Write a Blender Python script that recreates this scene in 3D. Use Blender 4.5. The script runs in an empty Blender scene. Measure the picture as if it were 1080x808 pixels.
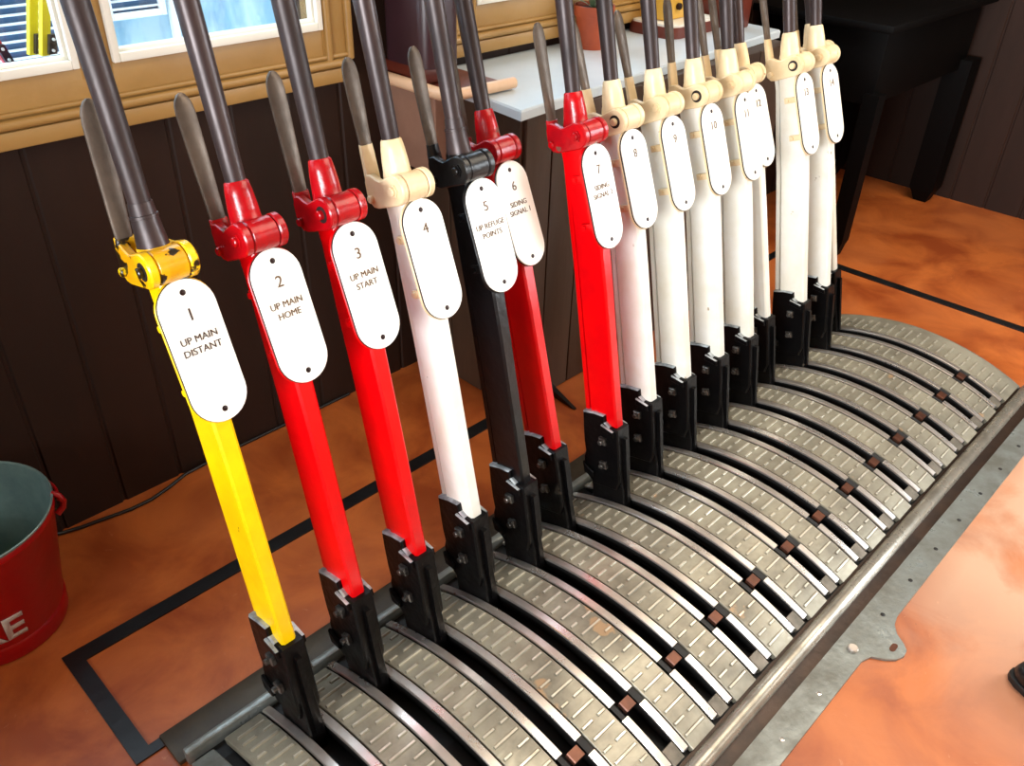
import bpy, bmesh, math, random
from mathutils import Vector, Matrix, Euler
random.seed(7)
S = bpy.context.scene
COL = S.collection
PI = math.pi

# ------------------------------------------------------------------ materials
def lin(c):
    return tuple(((v/255)/12.92 if v/255 <= .04045 else ((v/255+.055)/1.055)**2.4) for v in c)

def mat(name, rgb, rough=.5, metal=0., rgb2=None, scale=8., lo=.35, hi=.65, detail=6., bump=0., bscale=60.,
        rvar=0., coat=0., spec=.5, stretch=(1, 1, 1), chips=None, chip_amt=.62, chip_scale=22.):
    m = bpy.data.materials.new(name); m.use_nodes = True
    nt = m.node_tree; N = nt.nodes; L = nt.links
    b = N['Principled BSDF']
    b.inputs['Roughness'].default_value = rough
    b.inputs['Metallic'].default_value = metal
    b.inputs['Specular IOR Level'].default_value = spec
    b.inputs['Coat Weight'].default_value = coat
    b.inputs['Coat Roughness'].default_value = .12
    c1 = (*lin(rgb), 1)
    b.inputs['Base Color'].default_value = c1
    tc = N.new('ShaderNodeTexCoord'); mp = N.new('ShaderNodeMapping')
    mp.inputs['Scale'].default_value = stretch
    L.new(tc.outputs['Object'], mp.inputs['Vector'])
    oi = N.new('ShaderNodeObjectInfo'); ml = N.new('ShaderNodeVectorMath'); ml.operation = 'SCALE'
    cb = N.new('ShaderNodeCombineXYZ')
    for k_ in range(3): L.new(oi.outputs['Random'], cb.inputs[k_])
    L.new(cb.outputs[0], ml.inputs[0]); ml.inputs['Scale'].default_value = 7.3
    L.new(ml.outputs[0], mp.inputs['Location'])
    out = None
    if rgb2 is not None:
        n = N.new('ShaderNodeTexNoise'); n.inputs['Scale'].default_value = scale
        n.inputs['Detail'].default_value = detail; n.inputs['Roughness'].default_value = .6
        L.new(mp.outputs[0], n.inputs['Vector'])
        r = N.new('ShaderNodeMapRange'); r.inputs['From Min'].default_value = lo; r.inputs['From Max'].default_value = hi
        L.new(n.outputs['Fac'], r.inputs['Value'])
        mx = N.new('ShaderNodeMix'); mx.data_type = 'RGBA'
        mx.inputs['A'].default_value = c1; mx.inputs['B'].default_value = (*lin(rgb2), 1)
        L.new(r.outputs[0], mx.inputs['Factor'])
        out = mx.outputs['Result']
        if rvar:
            rr = N.new('ShaderNodeMapRange'); rr.inputs['From Min'].default_value = lo; rr.inputs['From Max'].default_value = hi
            rr.inputs['To Min'].default_value = max(.02, rough-rvar); rr.inputs['To Max'].default_value = min(1, rough+rvar)
            L.new(n.outputs['Fac'], rr.inputs['Value']); L.new(rr.outputs[0], b.inputs['Roughness'])
    if chips is not None:
        n2 = N.new('ShaderNodeTexNoise'); n2.inputs['Scale'].default_value = chip_scale; n2.inputs['Detail'].default_value = 8
        L.new(mp.outputs[0], n2.inputs['Vector'])
        r2 = N.new('ShaderNodeMapRange'); r2.inputs['From Min'].default_value = chip_amt; r2.inputs['From Max'].default_value = chip_amt+.02
        L.new(n2.outputs['Fac'], r2.inputs['Value'])
        m2 = N.new('ShaderNodeMix'); m2.data_type = 'RGBA'
        if out: L.new(out, m2.inputs['A'])
        else: m2.inputs['A'].default_value = c1
        m2.inputs['B'].default_value = (*lin(chips), 1)
        L.new(r2.outputs[0], m2.inputs['Factor']); out = m2.outputs['Result']
    if out: L.new(out, b.inputs['Base Color'])
    if bump:
        n3 = N.new('ShaderNodeTexNoise'); n3.inputs['Scale'].default_value = bscale; n3.inputs['Detail'].default_value = 5
        L.new(mp.outputs[0], n3.inputs['Vector'])
        bp = N.new('ShaderNodeBump'); bp.inputs['Strength'].default_value = bump; bp.inputs['Distance'].default_value = .004
        L.new(n3.outputs['Fac'], bp.inputs['Height']); L.new(bp.outputs[0], b.inputs['Normal'])
    return m

M = {}
M['yellow'] = mat('yellow paint', (255, 214, 6), .3, 0, (246, 190, 4), 9, bump=.15, bscale=45, chips=(70, 45, 10), chip_amt=.69)
M['yellow_worn'] = mat('worn yellow paint', (250, 205, 10), .3, 0, (215, 150, 10), 14, bump=.3, bscale=40, chips=(36, 24, 10), chip_amt=.53, chip_scale=26)
M['red'] = mat('red paint', (226, 0, 6), .28, 0, (205, 0, 8), 9, bump=.1, bscale=40)
M['red_worn'] = mat('worn red paint', (192, 4, 16), .27, 0, (150, 8, 18), 20, bump=.35, bscale=45, chips=(120, 70, 60), chip_amt=.66)
M['white'] = mat('white lever paint', (246, 244, 236), .35, 0, (236, 230, 212), 8, bump=.22, bscale=50, chips=(170, 150, 120), chip_amt=.72)
M['white_worn'] = mat('cream worn paint', (240, 218, 178), .38, 0, (226, 198, 152), 15, bump=.35, bscale=45, chips=(140, 104, 66), chip_amt=.71)
M['black'] = mat('black gloss paint', (7, 7, 8), .3, 0, (9, 8, 10), 15, bump=.35, bscale=40)
M['black_worn'] = mat('worn black paint', (34, 33, 33), .3, .2, (12, 11, 13), 15, bump=.4, bscale=40, chips=(110, 96, 84), chip_amt=.64)
M['shoe'] = mat('black cast shoe', (5, 4, 5), .36, 0, (9, 8, 8), 20, bump=.5, bscale=45, chips=(58, 52, 44), chip_amt=.71, spec=.2)
M['nut'] = mat('worn nut', (128, 124, 118), .3, .75, (40, 38, 36), 60)
M['steel'] = mat('dark polished steel', (66, 52, 51), .42, .3, (42, 32, 31), 16, rvar=.08, bump=.1, bscale=50, stretch=(1, 1, .35))
M['grip'] = mat('dull steel grip', (112, 97, 84), .45, .35, (84, 72, 62), 18, rvar=.08, bump=.1, bscale=50)
M['enamel'] = mat('white enamel', (246, 245, 236), .3, 0, (243, 242, 232), 3)
M['gasket'] = mat('dark gasket', (30, 20, 18), .6)
M['screw'] = mat('dark screw', (40, 22, 20), .35, .5)
M['letter'] = mat('brown engraving', (92, 64, 34), .6)
M['letterdark'] = mat('dark brown engraving', (58, 34, 24), .6)
M['tread'] = mat('worn tread iron', (166, 160, 141), .38, .32, (122, 116, 101), 9, rvar=.08, bump=.25, bscale=70, chips=(164, 136, 104), chip_amt=.68, chip_scale=9)
M['rail'] = mat('polished rail', (226, 220, 212), .3, .85, (200, 190, 180), 12, rvar=.05)
M['ridge'] = mat('worn ridge top', (222, 216, 200), .34, .55, (182, 174, 154), 30, rvar=.08)
M['bare'] = mat('bare worn steel', (196, 202, 204), .35, .35, (120, 124, 126), 40)
M['clip'] = mat('brown slot clip', (112, 70, 52), .35, .6, (84, 52, 40), 20)
M['dull'] = mat('dull iron filler', (122, 112, 98), .5, .4, (84, 78, 66), 30)
M['pan'] = mat('black pan', (10, 8, 8), .6)
M['flange'] = mat('grey base iron', (148, 154, 150), .36, .4, (112, 112, 104), 12, rvar=.1, bump=.25, bscale=60)
M['apron'] = mat('brown oily iron', (62, 44, 32), .4, .4, (40, 28, 20), 14, bump=.2)
M['backiron'] = mat('olive back iron', (74, 64, 48), .45, .3, (54, 46, 36), 14, bump=.2)
M['nosing'] = mat('worn nosing steel', (186, 180, 166), .3, .6, (140, 134, 122), 14, rvar=.08)
M['floor'] = None
M['strip'] = mat('black floor strip', (24, 26, 28), .38, 0, (14, 14, 15), 16, bump=.2)
M['boards'] = mat('dark brown boards', (45, 27, 19), .55, 0, (35, 21, 14), 5, spec=.25, bump=.25, bscale=30, stretch=(1, 1, .2))
M['cream'] = mat('cream paint', (172, 134, 76), .4, 0, (158, 120, 64), 5, bump=.1)
M['whitewood'] = mat('white sash paint', (240, 238, 226), .35)
M['plaster'] = mat('cream plaster', (205, 185, 150), .7)
M['ceil'] = mat('ceiling paint', (225, 215, 195), .8)
M['bucketred'] = mat('red bucket paint', (160, 3, 10), .3, 0, (136, 3, 10), 6, bump=.1)
M['zinc'] = mat('galvanised zinc', (150, 178, 176), .42, .55, (112, 140, 140), 9, rvar=.1, bump=.1)
M['lettersilver'] = mat('pale lettering', (190, 180, 172), .5)
M['cable'] = mat('black cable', (14, 13, 13), .45)
M['darkwood'] = mat('dark cupboard wood', (78, 58, 44), .45, 0, (60, 43, 32), 7, bump=.15, stretch=(1, 1, .15))
M['worktop'] = mat('pale blue white worktop', (214, 226, 232), .25, 0, (202, 214, 222), 4)
M['boxwood'] = mat('brown box wood', (158, 120, 100), .5, 0, (142, 106, 88), 8)
M['trim'] = mat('pale wood edge', (234, 196, 160), .4, 0, (222, 180, 142), 10, stretch=(1, .3, 1))
M['instr'] = mat('dark purple brown case', (58, 34, 40), .35, 0, (52, 32, 36), 8)
M['redwood'] = mat('red brown wood', (112, 46, 30), .4, 0, (92, 36, 24), 9, stretch=(1, .3, 1))
M['terracotta'] = mat('terracotta', (176, 78, 42), .6, 0, (152, 64, 34), 9)
M['leaf'] = mat('green leaf', (92, 118, 78), .5, 0, (142, 158, 128), 18)
M['soil'] = mat('soil', (40, 28, 20), .9)
M['ochre'] = mat('ochre box paint', (222, 176, 70), .4, 0, (204, 156, 58), 8)
M['brass'] = mat('brass', (210, 160, 60), .25, .9)
M['blacktable'] = mat('black table paint', (4, 3, 3), .6, 0, (3, 2, 2), 8, spec=.12)
M['leather'] = mat('black leather', (16, 15, 16), .35, 0, (24, 22, 22), 20, bump=.2)
M['rubber'] = mat('black rubber', (12, 12, 12), .6)
M['coach'] = mat('pale blue siding', (196, 226, 238), .5, 0, (132, 182, 210), 5, lo=.42, hi=.62, bump=.1, stretch=(1.6, 1, .5))
M['slat'] = mat('white slat', (246, 250, 250), .5)
M['slatdark'] = mat('dark blue recess', (70, 104, 140), .5)
M['snow'] = mat('pale concrete', (214, 232, 236), .7, 0, (180, 210, 222), 7)
M['outyellow'] = mat('outside yellow', (255, 232, 20), .4)
M['outred'] = mat('outside red', (214, 24, 34), .4)
M['outblack'] = mat('outside black', (18, 22, 34), .4)

def glass_mat():
    m = bpy.data.materials.new('window glass'); m.use_nodes = True
    nt = m.node_tree; N = nt.nodes; L = nt.links
    N.remove(N['Principled BSDF'])
    t = N.new('ShaderNodeBsdfTransparent'); t.inputs[0].default_value = (.97, .985, .99, 1)
    g = N.new('ShaderNodeBsdfGlossy'); g.inputs['Roughness'].default_value = .02
    mx = N.new('ShaderNodeMixShader'); mx.inputs[0].default_value = .05
    L.new(t.outputs[0], mx.inputs[1]); L.new(g.outputs[0], mx.inputs[2]); L.new(mx.outputs[0], N['Material Output'].inputs[0])
    return m
M['glass'] = glass_mat()

def floor_mat():
    m = bpy.data.materials.new('orange floor paint'); m.use_nodes = True
    nt = m.node_tree; N = nt.nodes; L = nt.links; b = N['Principled BSDF']
    tc = N.new('ShaderNodeTexCoord')
    def noise(s, d, rot=0., dist=0.):
        mp = N.new('ShaderNodeMapping'); mp.inputs['Rotation'].default_value = (0, 0, rot); mp.inputs['Scale'].default_value = (1, 1, 1)
        L.new(tc.outputs['Object'], mp.inputs[0])
        n = N.new('ShaderNodeTexNoise'); n.inputs['Scale'].default_value = s; n.inputs['Detail'].default_value = d
        n.inputs['Roughness'].default_value = .6; n.inputs['Distortion'].default_value = dist
        L.new(mp.outputs[0], n.inputs['Vector']); return n.outputs['Fac']
    def ramp(f, lo, hi):
        r = N.new('ShaderNodeMapRange'); r.inputs['From Min'].default_value = lo; r.inputs['From Max'].default_value = hi
        L.new(f, r.inputs['Value']); return r.outputs[0]
    def mix(fac, a, bb):
        x = N.new('ShaderNodeMix'); x.data_type = 'RGBA'; L.new(fac, x.inputs['Factor'])
        for k, v in (('A', a), ('B', bb)):
            if isinstance(v, tuple): x.inputs[k].default_value = (*lin(v), 1)
            else: L.new(v, x.inputs[k])
        return x.outputs['Result']
    c = mix(ramp(noise(4.5, 6, .4, .6), .38, .62), (196, 106, 48), (150, 68, 28))
    c = mix(ramp(noise(1.7, 4, .2, .3), .45, .75), c, (196, 112, 60))
    c = mix(ramp(noise(24, 8, 0, 1.2), .66, .76), c, (198, 130, 90))
    c = mix(ramp(noise(60, 3), .735, .76), c, (96, 52, 30))
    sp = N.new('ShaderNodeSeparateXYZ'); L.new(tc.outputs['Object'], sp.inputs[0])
    glare_y = ramp(sp.outputs['Y'], -.28, -.46); glare_x = ramp(sp.outputs['X'], .80, 1.30)
    pr_ = N.new('ShaderNodeMath'); pr_.operation = 'MULTIPLY'; L.new(glare_y, pr_.inputs[0]); L.new(glare_x, pr_.inputs[1])
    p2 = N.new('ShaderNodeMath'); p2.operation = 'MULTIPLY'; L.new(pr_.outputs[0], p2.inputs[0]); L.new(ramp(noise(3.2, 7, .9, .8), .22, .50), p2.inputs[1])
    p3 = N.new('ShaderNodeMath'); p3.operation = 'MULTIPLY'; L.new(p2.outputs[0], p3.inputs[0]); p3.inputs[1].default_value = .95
    c = mix(p3.outputs[0], c, (206, 168, 140))  # pale door glare painted into the floor colour, front right, broken up by noise
    L.new(c, b.inputs['Base Color'])
    b.inputs['Roughness'].default_value = .36
    n = noise(14, 8, 0, .8); bu = N.new('ShaderNodeBump'); bu.inputs['Strength'].default_value = .18; bu.inputs['Distance'].default_value = .004
    L.new(n, bu.inputs['Height']); L.new(bu.outputs[0], b.inputs['Normal'])
    return m
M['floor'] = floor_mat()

# ------------------------------------------------------------------ mesh helpers
class MB:
    def __init__(s): s.bm = bmesh.new()
    def _face(s, vs, mi=0):
        try:
            f = s.bm.faces.new(vs); f.material_index = mi; return f
        except ValueError: return None
    def box(s, x0, x1, y0, y1, z0, z1, mi=0, bev=0.):
        vs = [s.bm.verts.new((x, y, z)) for x in (x0, x1) for y in (y0, y1) for z in (z0, z1)]
        idx = [(0, 1, 3, 2), (4, 6, 7, 5), (0, 4, 5, 1), (2, 3, 7, 6), (0, 2, 6, 4), (1, 5, 7, 3)]
        fs = [s._face([vs[i] for i in q], mi) for q in idx]
        if bev:
            es = list({e for f in fs for e in f.edges})
            bmesh.ops.bevel(s.bm, geom=es, offset=bev, segments=2, affect='EDGES', profile=.5)
        return s
    def loft(s, loops, mi=0, caps=True):
        L = [[s.bm.verts.new(p) for p in lp] for lp in loops]
        n = len(L[0])
        for a, b in zip(L, L[1:]):
            for i in range(n): s._face([a[i], a[(i+1) % n], b[(i+1) % n], b[i]], mi)
        if caps: s._face(L[0][::-1], mi); s._face(L[-1], mi)
        return s
    def prism(s, poly, x0, x1, ch=0., mi=0):
        """polygon in (y, z) extruded along x, with chamfered rims"""
        def inset(p, d):
            n = len(p); out = []
            area = sum(p[i][0]*p[(i+1) % n][1]-p[(i+1) % n][0]*p[i][1] for i in range(n))
            sg = 1 if area > 0 else -1
            for i in range(n):
                a = Vector(p[i-1]); b = Vector(p[i]); c = Vector(p[(i+1) % n])
                e1 = (b-a).normalized(); e2 = (c-b).normalized()
                n1 = Vector((-e1.y, e1.x))*sg; n2 = Vector((-e2.y, e2.x))*sg
                k = n1+n2; den = max(.35, k.dot(n1))
                out.append(tuple(b+k*(d/den)))
            return out
        if ch:
            q = inset(poly, ch)
            s.loft([[(x0, y, z) for y, z in q], [(x0+ch, y, z) for y, z in poly], [(x1-ch, y, z) for y, z in poly], [(x1, y, z) for y, z in q]], mi)
        else:
            s.loft([[(x0, y, z) for y, z in poly], [(x1, y, z) for y, z in poly]], mi)
        return s
    def cyl(s, p0, p1, r0, r1=None, n=20, mi=0, bev=0.):
        p0 = Vector(p0); p1 = Vector(p1); r1 = r0 if r1 is None else r1
        d = (p1-p0); ln = d.length; d.normalize()
        prof = [(0, r0), (ln, r1)] if not bev else [(0, r0-bev), (bev, r0), (ln-bev, r1), (ln, r1-bev)]
        return s.revolve(p0, d, prof, n, mi)
    def revolve(s, base, axis, prof, n=24, mi=0, caps=True):
        base = Vector(base); axis = Vector(axis).normalized()
        u = axis.orthogonal().normalized(); v = axis.cross(u)
        loops = [[base+axis*h+(u*math.cos(2*PI*k/n)+v*math.sin(2*PI*k/n))*r for k in range(n)] for h, r in prof]
        return s.loft(loops, mi, caps)
    def tube(s, pts, r, n=12, mi=0):
        pts = [Vector(p) for p in pts]; loops = []
        up = None
        for i, p in enumerate(pts):
            t = (pts[min(i+1, len(pts)-1)]-pts[max(i-1, 0)]).normalized()
            if up is None: up = t.orthogonal().normalized()
            up = (up-t*up.dot(t)).normalized(); w = t.cross(up)
            rr = r[i] if isinstance(r, (list, tuple)) else r
            loops.append([p+(up*math.cos(2*PI*k/n)+w*math.sin(2*PI*k/n))*rr for k in range(n)])
        return s.loft(loops, mi)
    def shift(s, v):
        bmesh.ops.translate(s.bm, verts=s.bm.verts, vec=v); return s
    def mesh(s, name, mats, smooth=35):
        bmesh.ops.recalc_face_normals(s.bm, faces=s.bm.faces)
        me = bpy.data.meshes.new(name); s.bm.to_mesh(me); s.bm.free()
        for m in (mats if isinstance(mats, (list, tuple)) else [mats]): me.materials.append(M[m] if isinstance(m, str) else m)
        if smooth:
            for p in me.polygons: p.use_smooth = True
            me.set_sharp_from_angle(angle=math.radians(smooth))
        return me
    def obj(s, name, mats, parent=None, smooth=35, origin=None):
        """link as one object; origin = world point to be the object's own origin"""
        if origin is not None: s.shift(-Vector(origin))
        o = bpy.data.objects.new(name, s.mesh(name, mats, smooth)); COL.objects.link(o)
        if origin is not None: o.location = origin
        if parent is not None:
            o.parent = parent
        return o

def tag(o, label=None, cat=None, group=None, kind=None):
    for k, v in (('label', label), ('category', cat), ('group', group), ('kind', kind)):
        if v: o[k] = v
    return o
def empty(name, loc=(0, 0, 0)):
    o = bpy.data.objects.new(name, None); COL.objects.link(o); o.location = loc; o.empty_display_size = .05; return o
def put(name, me, parent=None, loc=None):
    o = bpy.data.objects.new(name, me); COL.objects.link(o)
    if parent is not None: o.parent = parent
    if loc is not None: o.location = loc
    return o
def child(mb, name, mats, root, smooth=35):
    """geometry given in world coordinates, parented to an unrotated root"""
    mb.shift(-root.location)
    return mb.obj(name, mats, root, smooth)

def text_mesh(lines, width_scale=1.):
    """lines: list of (text, x, y, size). flat lettering in the XY plane, thin"""
    bm = bmesh.new()
    for t, x, y, sz in lines:
        c = bpy.data.curves.new('t', 'FONT'); c.body = t; c.size = sz; c.align_x = 'CENTER'; c.align_y = 'CENTER'
        c.resolution_u = 3; c.offset = 0 if t != 'FIRE' else sz*.02; c.space_character = 1.0
        o = bpy.data.objects.new('t', c); COL.objects.link(o)
        bpy.context.view_layer.update()
        me = bpy.data.meshes.new_from_object(o.evaluated_get(bpy.context.evaluated_depsgraph_get()))
        me.transform(Matrix.Translation((x, y, 0)) @ Matrix.Diagonal((width_scale, 1, 1, 1)))
        bm.from_mesh(me)
        bpy.data.objects.remove(o); bpy.data.curves.remove(c); bpy.data.meshes.remove(me)
    ex = bmesh.ops.extrude_face_region(bm, geom=list(bm.faces))
    bmesh.ops.translate(bm, verts=[g for g in ex['geom'] if isinstance(g, bmesh.types.BMVert)], vec=(0, 0, .0009))
    return bm

# ------------------------------------------------------------------ measured frame geometry
D = .14                       # lever pitch
ZP, R = -.610, .7015          # pivot height, tread radius
def LX(i): return (i-1)*D
def arc(mb, x0, x1, p0, p1, r0, r1, n=24, mi=0, ch=0.):
    """curved bar along the tread: x0..x1, angles p0..p1 (towards the operator = -y), radii r0..r1"""
    loops = []
    for k in range(n+1):
        p = p0+(p1-p0)*k/n; c, s = math.cos(p), math.sin(p)
        if ch:
            pr = [(x0, r0), (x1, r0), (x1, r1-ch), (x1-ch, r1), (x0+ch, r1), (x0, r1-ch)]
        else: pr = [(x0, r0), (x1, r0), (x1, r1), (x0, r1)]
        loops.append([(x, -r*s, ZP+r*c) for x, r in pr])
    return mb.loft(loops, mi)
def pad(mb, x0, x1, pc, w, h=.0044, ch=.0012):
    """raised rectangular pad with chamfered edges"""
    def ring(x0, x1, p0, p1, r): return [(x, -r*math.sin(p), ZP+r*math.cos(p)) for x, p in ((x0, p0), (x1, p0), (x1, p1), (x0, p1))]
    a = w/2/R; b = a-ch/R
    mb.loft([ring(x0, x1, pc-a, pc+a, R-.006), ring(x0, x1, pc-a, pc+a, R-.002+h-ch), ring(x0+ch, x1-ch, pc-b, pc+b, R-.002+h)])
    mb.bm.faces.ensure_lookup_table()
    mb.bm.faces[-1].material_index = 1; mb.bm.faces[-2].material_index = 0

# ------------------------------------------------------------------ room shell
def struct(o): o['kind'] = 'structure'; return o
WY, WX = 1.035, 3.53          # back wall, right wall
X0, Y0, ZC = -1.9, -2.7, 2.6
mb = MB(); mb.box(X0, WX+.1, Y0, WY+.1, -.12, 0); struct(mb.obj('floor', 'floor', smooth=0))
mb = MB(); mb.box(X0-.1, WX+.1, Y0-.1, WY+.1, ZC, ZC+.1); struct(mb.obj('ceiling', 'ceil', smooth=0))
W1 = (-1.25, .705, .985, 1.95); W2 = (1.165, 2.35, .985, 1.95)
mb = MB()
g0 = .055-.14*14
xs = [X0-.1]+[g0+.14*k for k in range(60) if X0 < g0+.14*k < WX]+[WX]
def board(a, b, z0, z1):
    g = .003; c = .0035
    mb.loft([[(a+g, WY+.02, z), (a+g, WY+c, z), (a+g+c, WY, z), (b-g-c, WY, z), (b-g, WY+c, z), (b-g, WY+.02, z)] for z in (z0, z1)])
for a, b in zip(xs, xs[1:]):
    board(a, b, 0, .86)
    if a > 2.4 or b < -1.3: board(a, b, .86, ZC)
def plainw(a, b, z0, z1): mb.box(a, b, WY+.004, WY+.1, z0, z1)
plainw(X0-.1, WX+.1, 0, .86)
plainw(X0-.1, W1[0], .86, ZC); plainw(W2[1], WX+.1, .86, ZC)
mb.box(W1[1], W2[0], WY, WY+.1, .86, ZC)
plainw(W1[0], W1[1], .86, .93); plainw(W2[0], W2[1], .86, .93)
plainw(W1[0], W1[1], W1[3], ZC); plainw(W2[0], W2[1], W2[3], ZC)
struct(mb.obj('wall_back', 'boards', smooth=0))
mb = MB()
ys = [Y0]+[.455-.1435*k for k in range(22, -5, -1) if Y0 < .455-.1435*k < WY]+[WY]
for a, b in zip(ys, ys[1:]):
    g = .003; c = .0035
    mb.loft([[(WX+.02, a+g, z), (WX+c, a+g, z), (WX, a+g+c, z), (WX, b-g-c, z), (WX+c, b-g, z), (WX+.02, b-g, z)] for z in (0, ZC)])
mb.box(WX+.004, WX+.1, Y0, WY+.1, 0, ZC)
struct(mb.obj('wall_right', 'boards', smooth=0))
mb = MB(); mb.box(X0-.1, X0, Y0-.1, WY+.1, 0, ZC); struct(mb.obj('wall_left', 'plaster', smooth=0))
mb = MB(); mb.box(X0-.1, WX+.1, Y0-.1, Y0, 0, ZC); struct(mb.obj('wall_front', 'plaster', smooth=0))

# floor strips let into the floor round the frame
def strip_poly(name, pts, z=.004):
    mb = MB(); lo = [(x, y, 0.0004) for x, y in pts]; hi = [(x, y, z) for x, y in pts]
    mb.loft([lo, hi]); return struct(mb.obj(name, 'strip', smooth=0))
strip_poly('trim_1', [(-.203, .648), (.972, .648), (.972, .683), (-.236, .683)])
strip_poly('trim_2', [(-.236, .683), (-.236, .372), (-.204, .393), (-.204, .648)])
strip_poly('trim_3', [(-.236, .372), (-.18, .372), (-.18, .393), (-.204, .393)])
strip_poly('trim_4', [(2.225, .672), (2.49, .672), (2.525, .70), (2.225, .70)])
strip_poly('trim_5', [(2.49, .672), (2.525, -1.2), (2.557, -1.2), (2.525, .70)])

# ------------------------------------------------------------------ windows
def window(name, w, mull, casing_l, casing_r):
    x0, x1, z0, z1 = w
    root = empty(name, ((x0+x1)/2, WY, z0)); struct(root)
    yf = 1.0
    def c(mb, n, m): return child(mb, n, m, root)
    mb = MB(); a, b = casing_l, casing_r
    mb.box(a, b, 1.0, WY, .856, .888, bev=.004); c(mb, 'sill_board', 'cream')
    mb = MB(); mb.cyl((a+.02, 1.002, .899), (b-.02, 1.002, .899), .009, n=14)
    mb.cyl((a+.02, 1.006, .914), (b-.02, 1.006, .914), .005, n=12); c(mb, 'sill_bead', 'cream')
    mb = MB(); mb.box(a+.02, b-.02, 1.0085, WY, .887, .9755, bev=.002); c(mb, 'bottom_rail', 'cream')
    for (p, q) in ((a, x0), (x1, b)):
        if q-p < .03: continue
        mb = MB(); mb.box(p+(.02 if p == a else 0), q-(0 if p == a else .002), 1.006, WY+.05, .90, z1+.06, bev=.002)
        e = q-.012 if p == a else p+.012
        mb.cyl((e, 1.004, .905), (e, 1.004, z1+.05), .008, n=12)
        e2 = p+.03 if p == a else q-.012
        mb.cyl((e2, 1.004, .905), (e2, 1.004, z1+.05), .009, n=12)
        c(mb, 'casing', 'cream')
    mb = MB(); mb.box(a, b, 1.0, WY, z1+.02, z1+.1, bev=.004); c(mb, 'head_casing', 'cream')
    edges = [x0]+[v for m_ in mull for v in m_]+[x1]
    for m0, m1 in mull:
        mb = MB(); mb.box(m0, m1, 1.008, WY+.05, .95, z1+.03, bev=.003); c(mb, 'mullion', 'cream')
    for k in range(0, len(edges), 2):
        p, q = edges[k], edges[k+1]
        mb = MB(); f = .013
        for (aa, bb, cc, dd) in ((p, p+f, z0-.012, z1+.02), (q-f, q, z0-.012, z1+.02), (p+f, q-f, z0-.012, z0+.004), (p+f, q-f, z1, z1+.02)):
            mb.box(aa, bb, 1.0, 1.03, cc, dd, bev=.002)
        g = .006
        for (aa, bb, cc, dd) in ((p+f, p+f+g, z0, z1), (q-f-g, q-f, z0, z1), (p+f+g, q-f-g, z0+.004, z0+.010)):
            mb.box(aa, bb, 1.012, 1.03, cc, dd, bev=.001)
        sash = c(mb, 'sash', 'whitewood')
        mb = MB(); mb.box(p+f, q-f, 1.020, 1.023, z0, z1)
        mb.shift(-root.location); mb.obj('pane', 'glass', sash, 0)
    return root
window('window_1', W1, [(-.62, -.56), (.181, .243)], -1.33, .785)
window('window_2', W2, [(1.72, 1.78)], 1.06, 2.42)

# ------------------------------------------------------------------ outside
mb = MB(); mb.box(-4, 9, 1.15, 9, -.6, -.5); struct(mb.obj('ground', 'snow', smooth=0))
coach = empty('railway_coach', (1.3, 2.5, -.5))
tag(coach, 'pale blue coach side with louvred shutters standing outside the window', 'railway coach')
mb = MB(); mb.box(-3, 6, 2.5, 4.2, -.3, 2.2, bev=.02); child(mb, 'body', 'coach', coach)
def shutter(x0, x1, z0, z1, pitch):
    mb = MB(); mb.box(x0, x1, 2.485, 2.499, z0, z1)
    sh = child(mb, 'shutter', 'slatdark', coach)
    mb = MB(); f = .02
    for q in ((x0-f, x0, z0-f, z1+f), (x1, x1+f, z0-f, z1+f), (x0, x1, z0-f, z0), (x0, x1, z1, z1+f)):
        mb.box(q[0], q[1], 2.46, 2.5, q[2], q[3], bev=.003)
    mb.shift(-coach.location); mb.obj('shutter_frame', 'slat', sh)
    mb = MB(); n = int((z1-z0)/pitch)
    for k in range(n):
        z = z0+pitch*(k+.35)
        mb.loft([[(x, 2.474, z), (x, 2.472, z+.004), (x, 2.484, z+pitch*.26), (x, 2.484, z+pitch*.26-.004)] for x in (x0, x1)])
    mb.shift(-coach.location); mb.obj('slats', 'slat', sh, 0)
shutter(.10, .76, .66, 1.5, .026)
shutter(.86, 1.03, .77, 1.5, .025)
shutter(1.20, 1.75, .86, 1.5, .05)
for x in (.82, 1.08, 1.15, 1.86, 2.5):
    mb = MB(); mb.box(x-.012, x+.012, 2.47, 2.5, -.2, 1.9, bev=.004); child(mb, 'rib', 'slat', coach)
mb = MB(); mb.box(-3, 6, 2.44, 2.5, .50, .56, bev=.01); child(mb, 'waist_moulding', 'slat', coach)

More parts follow.
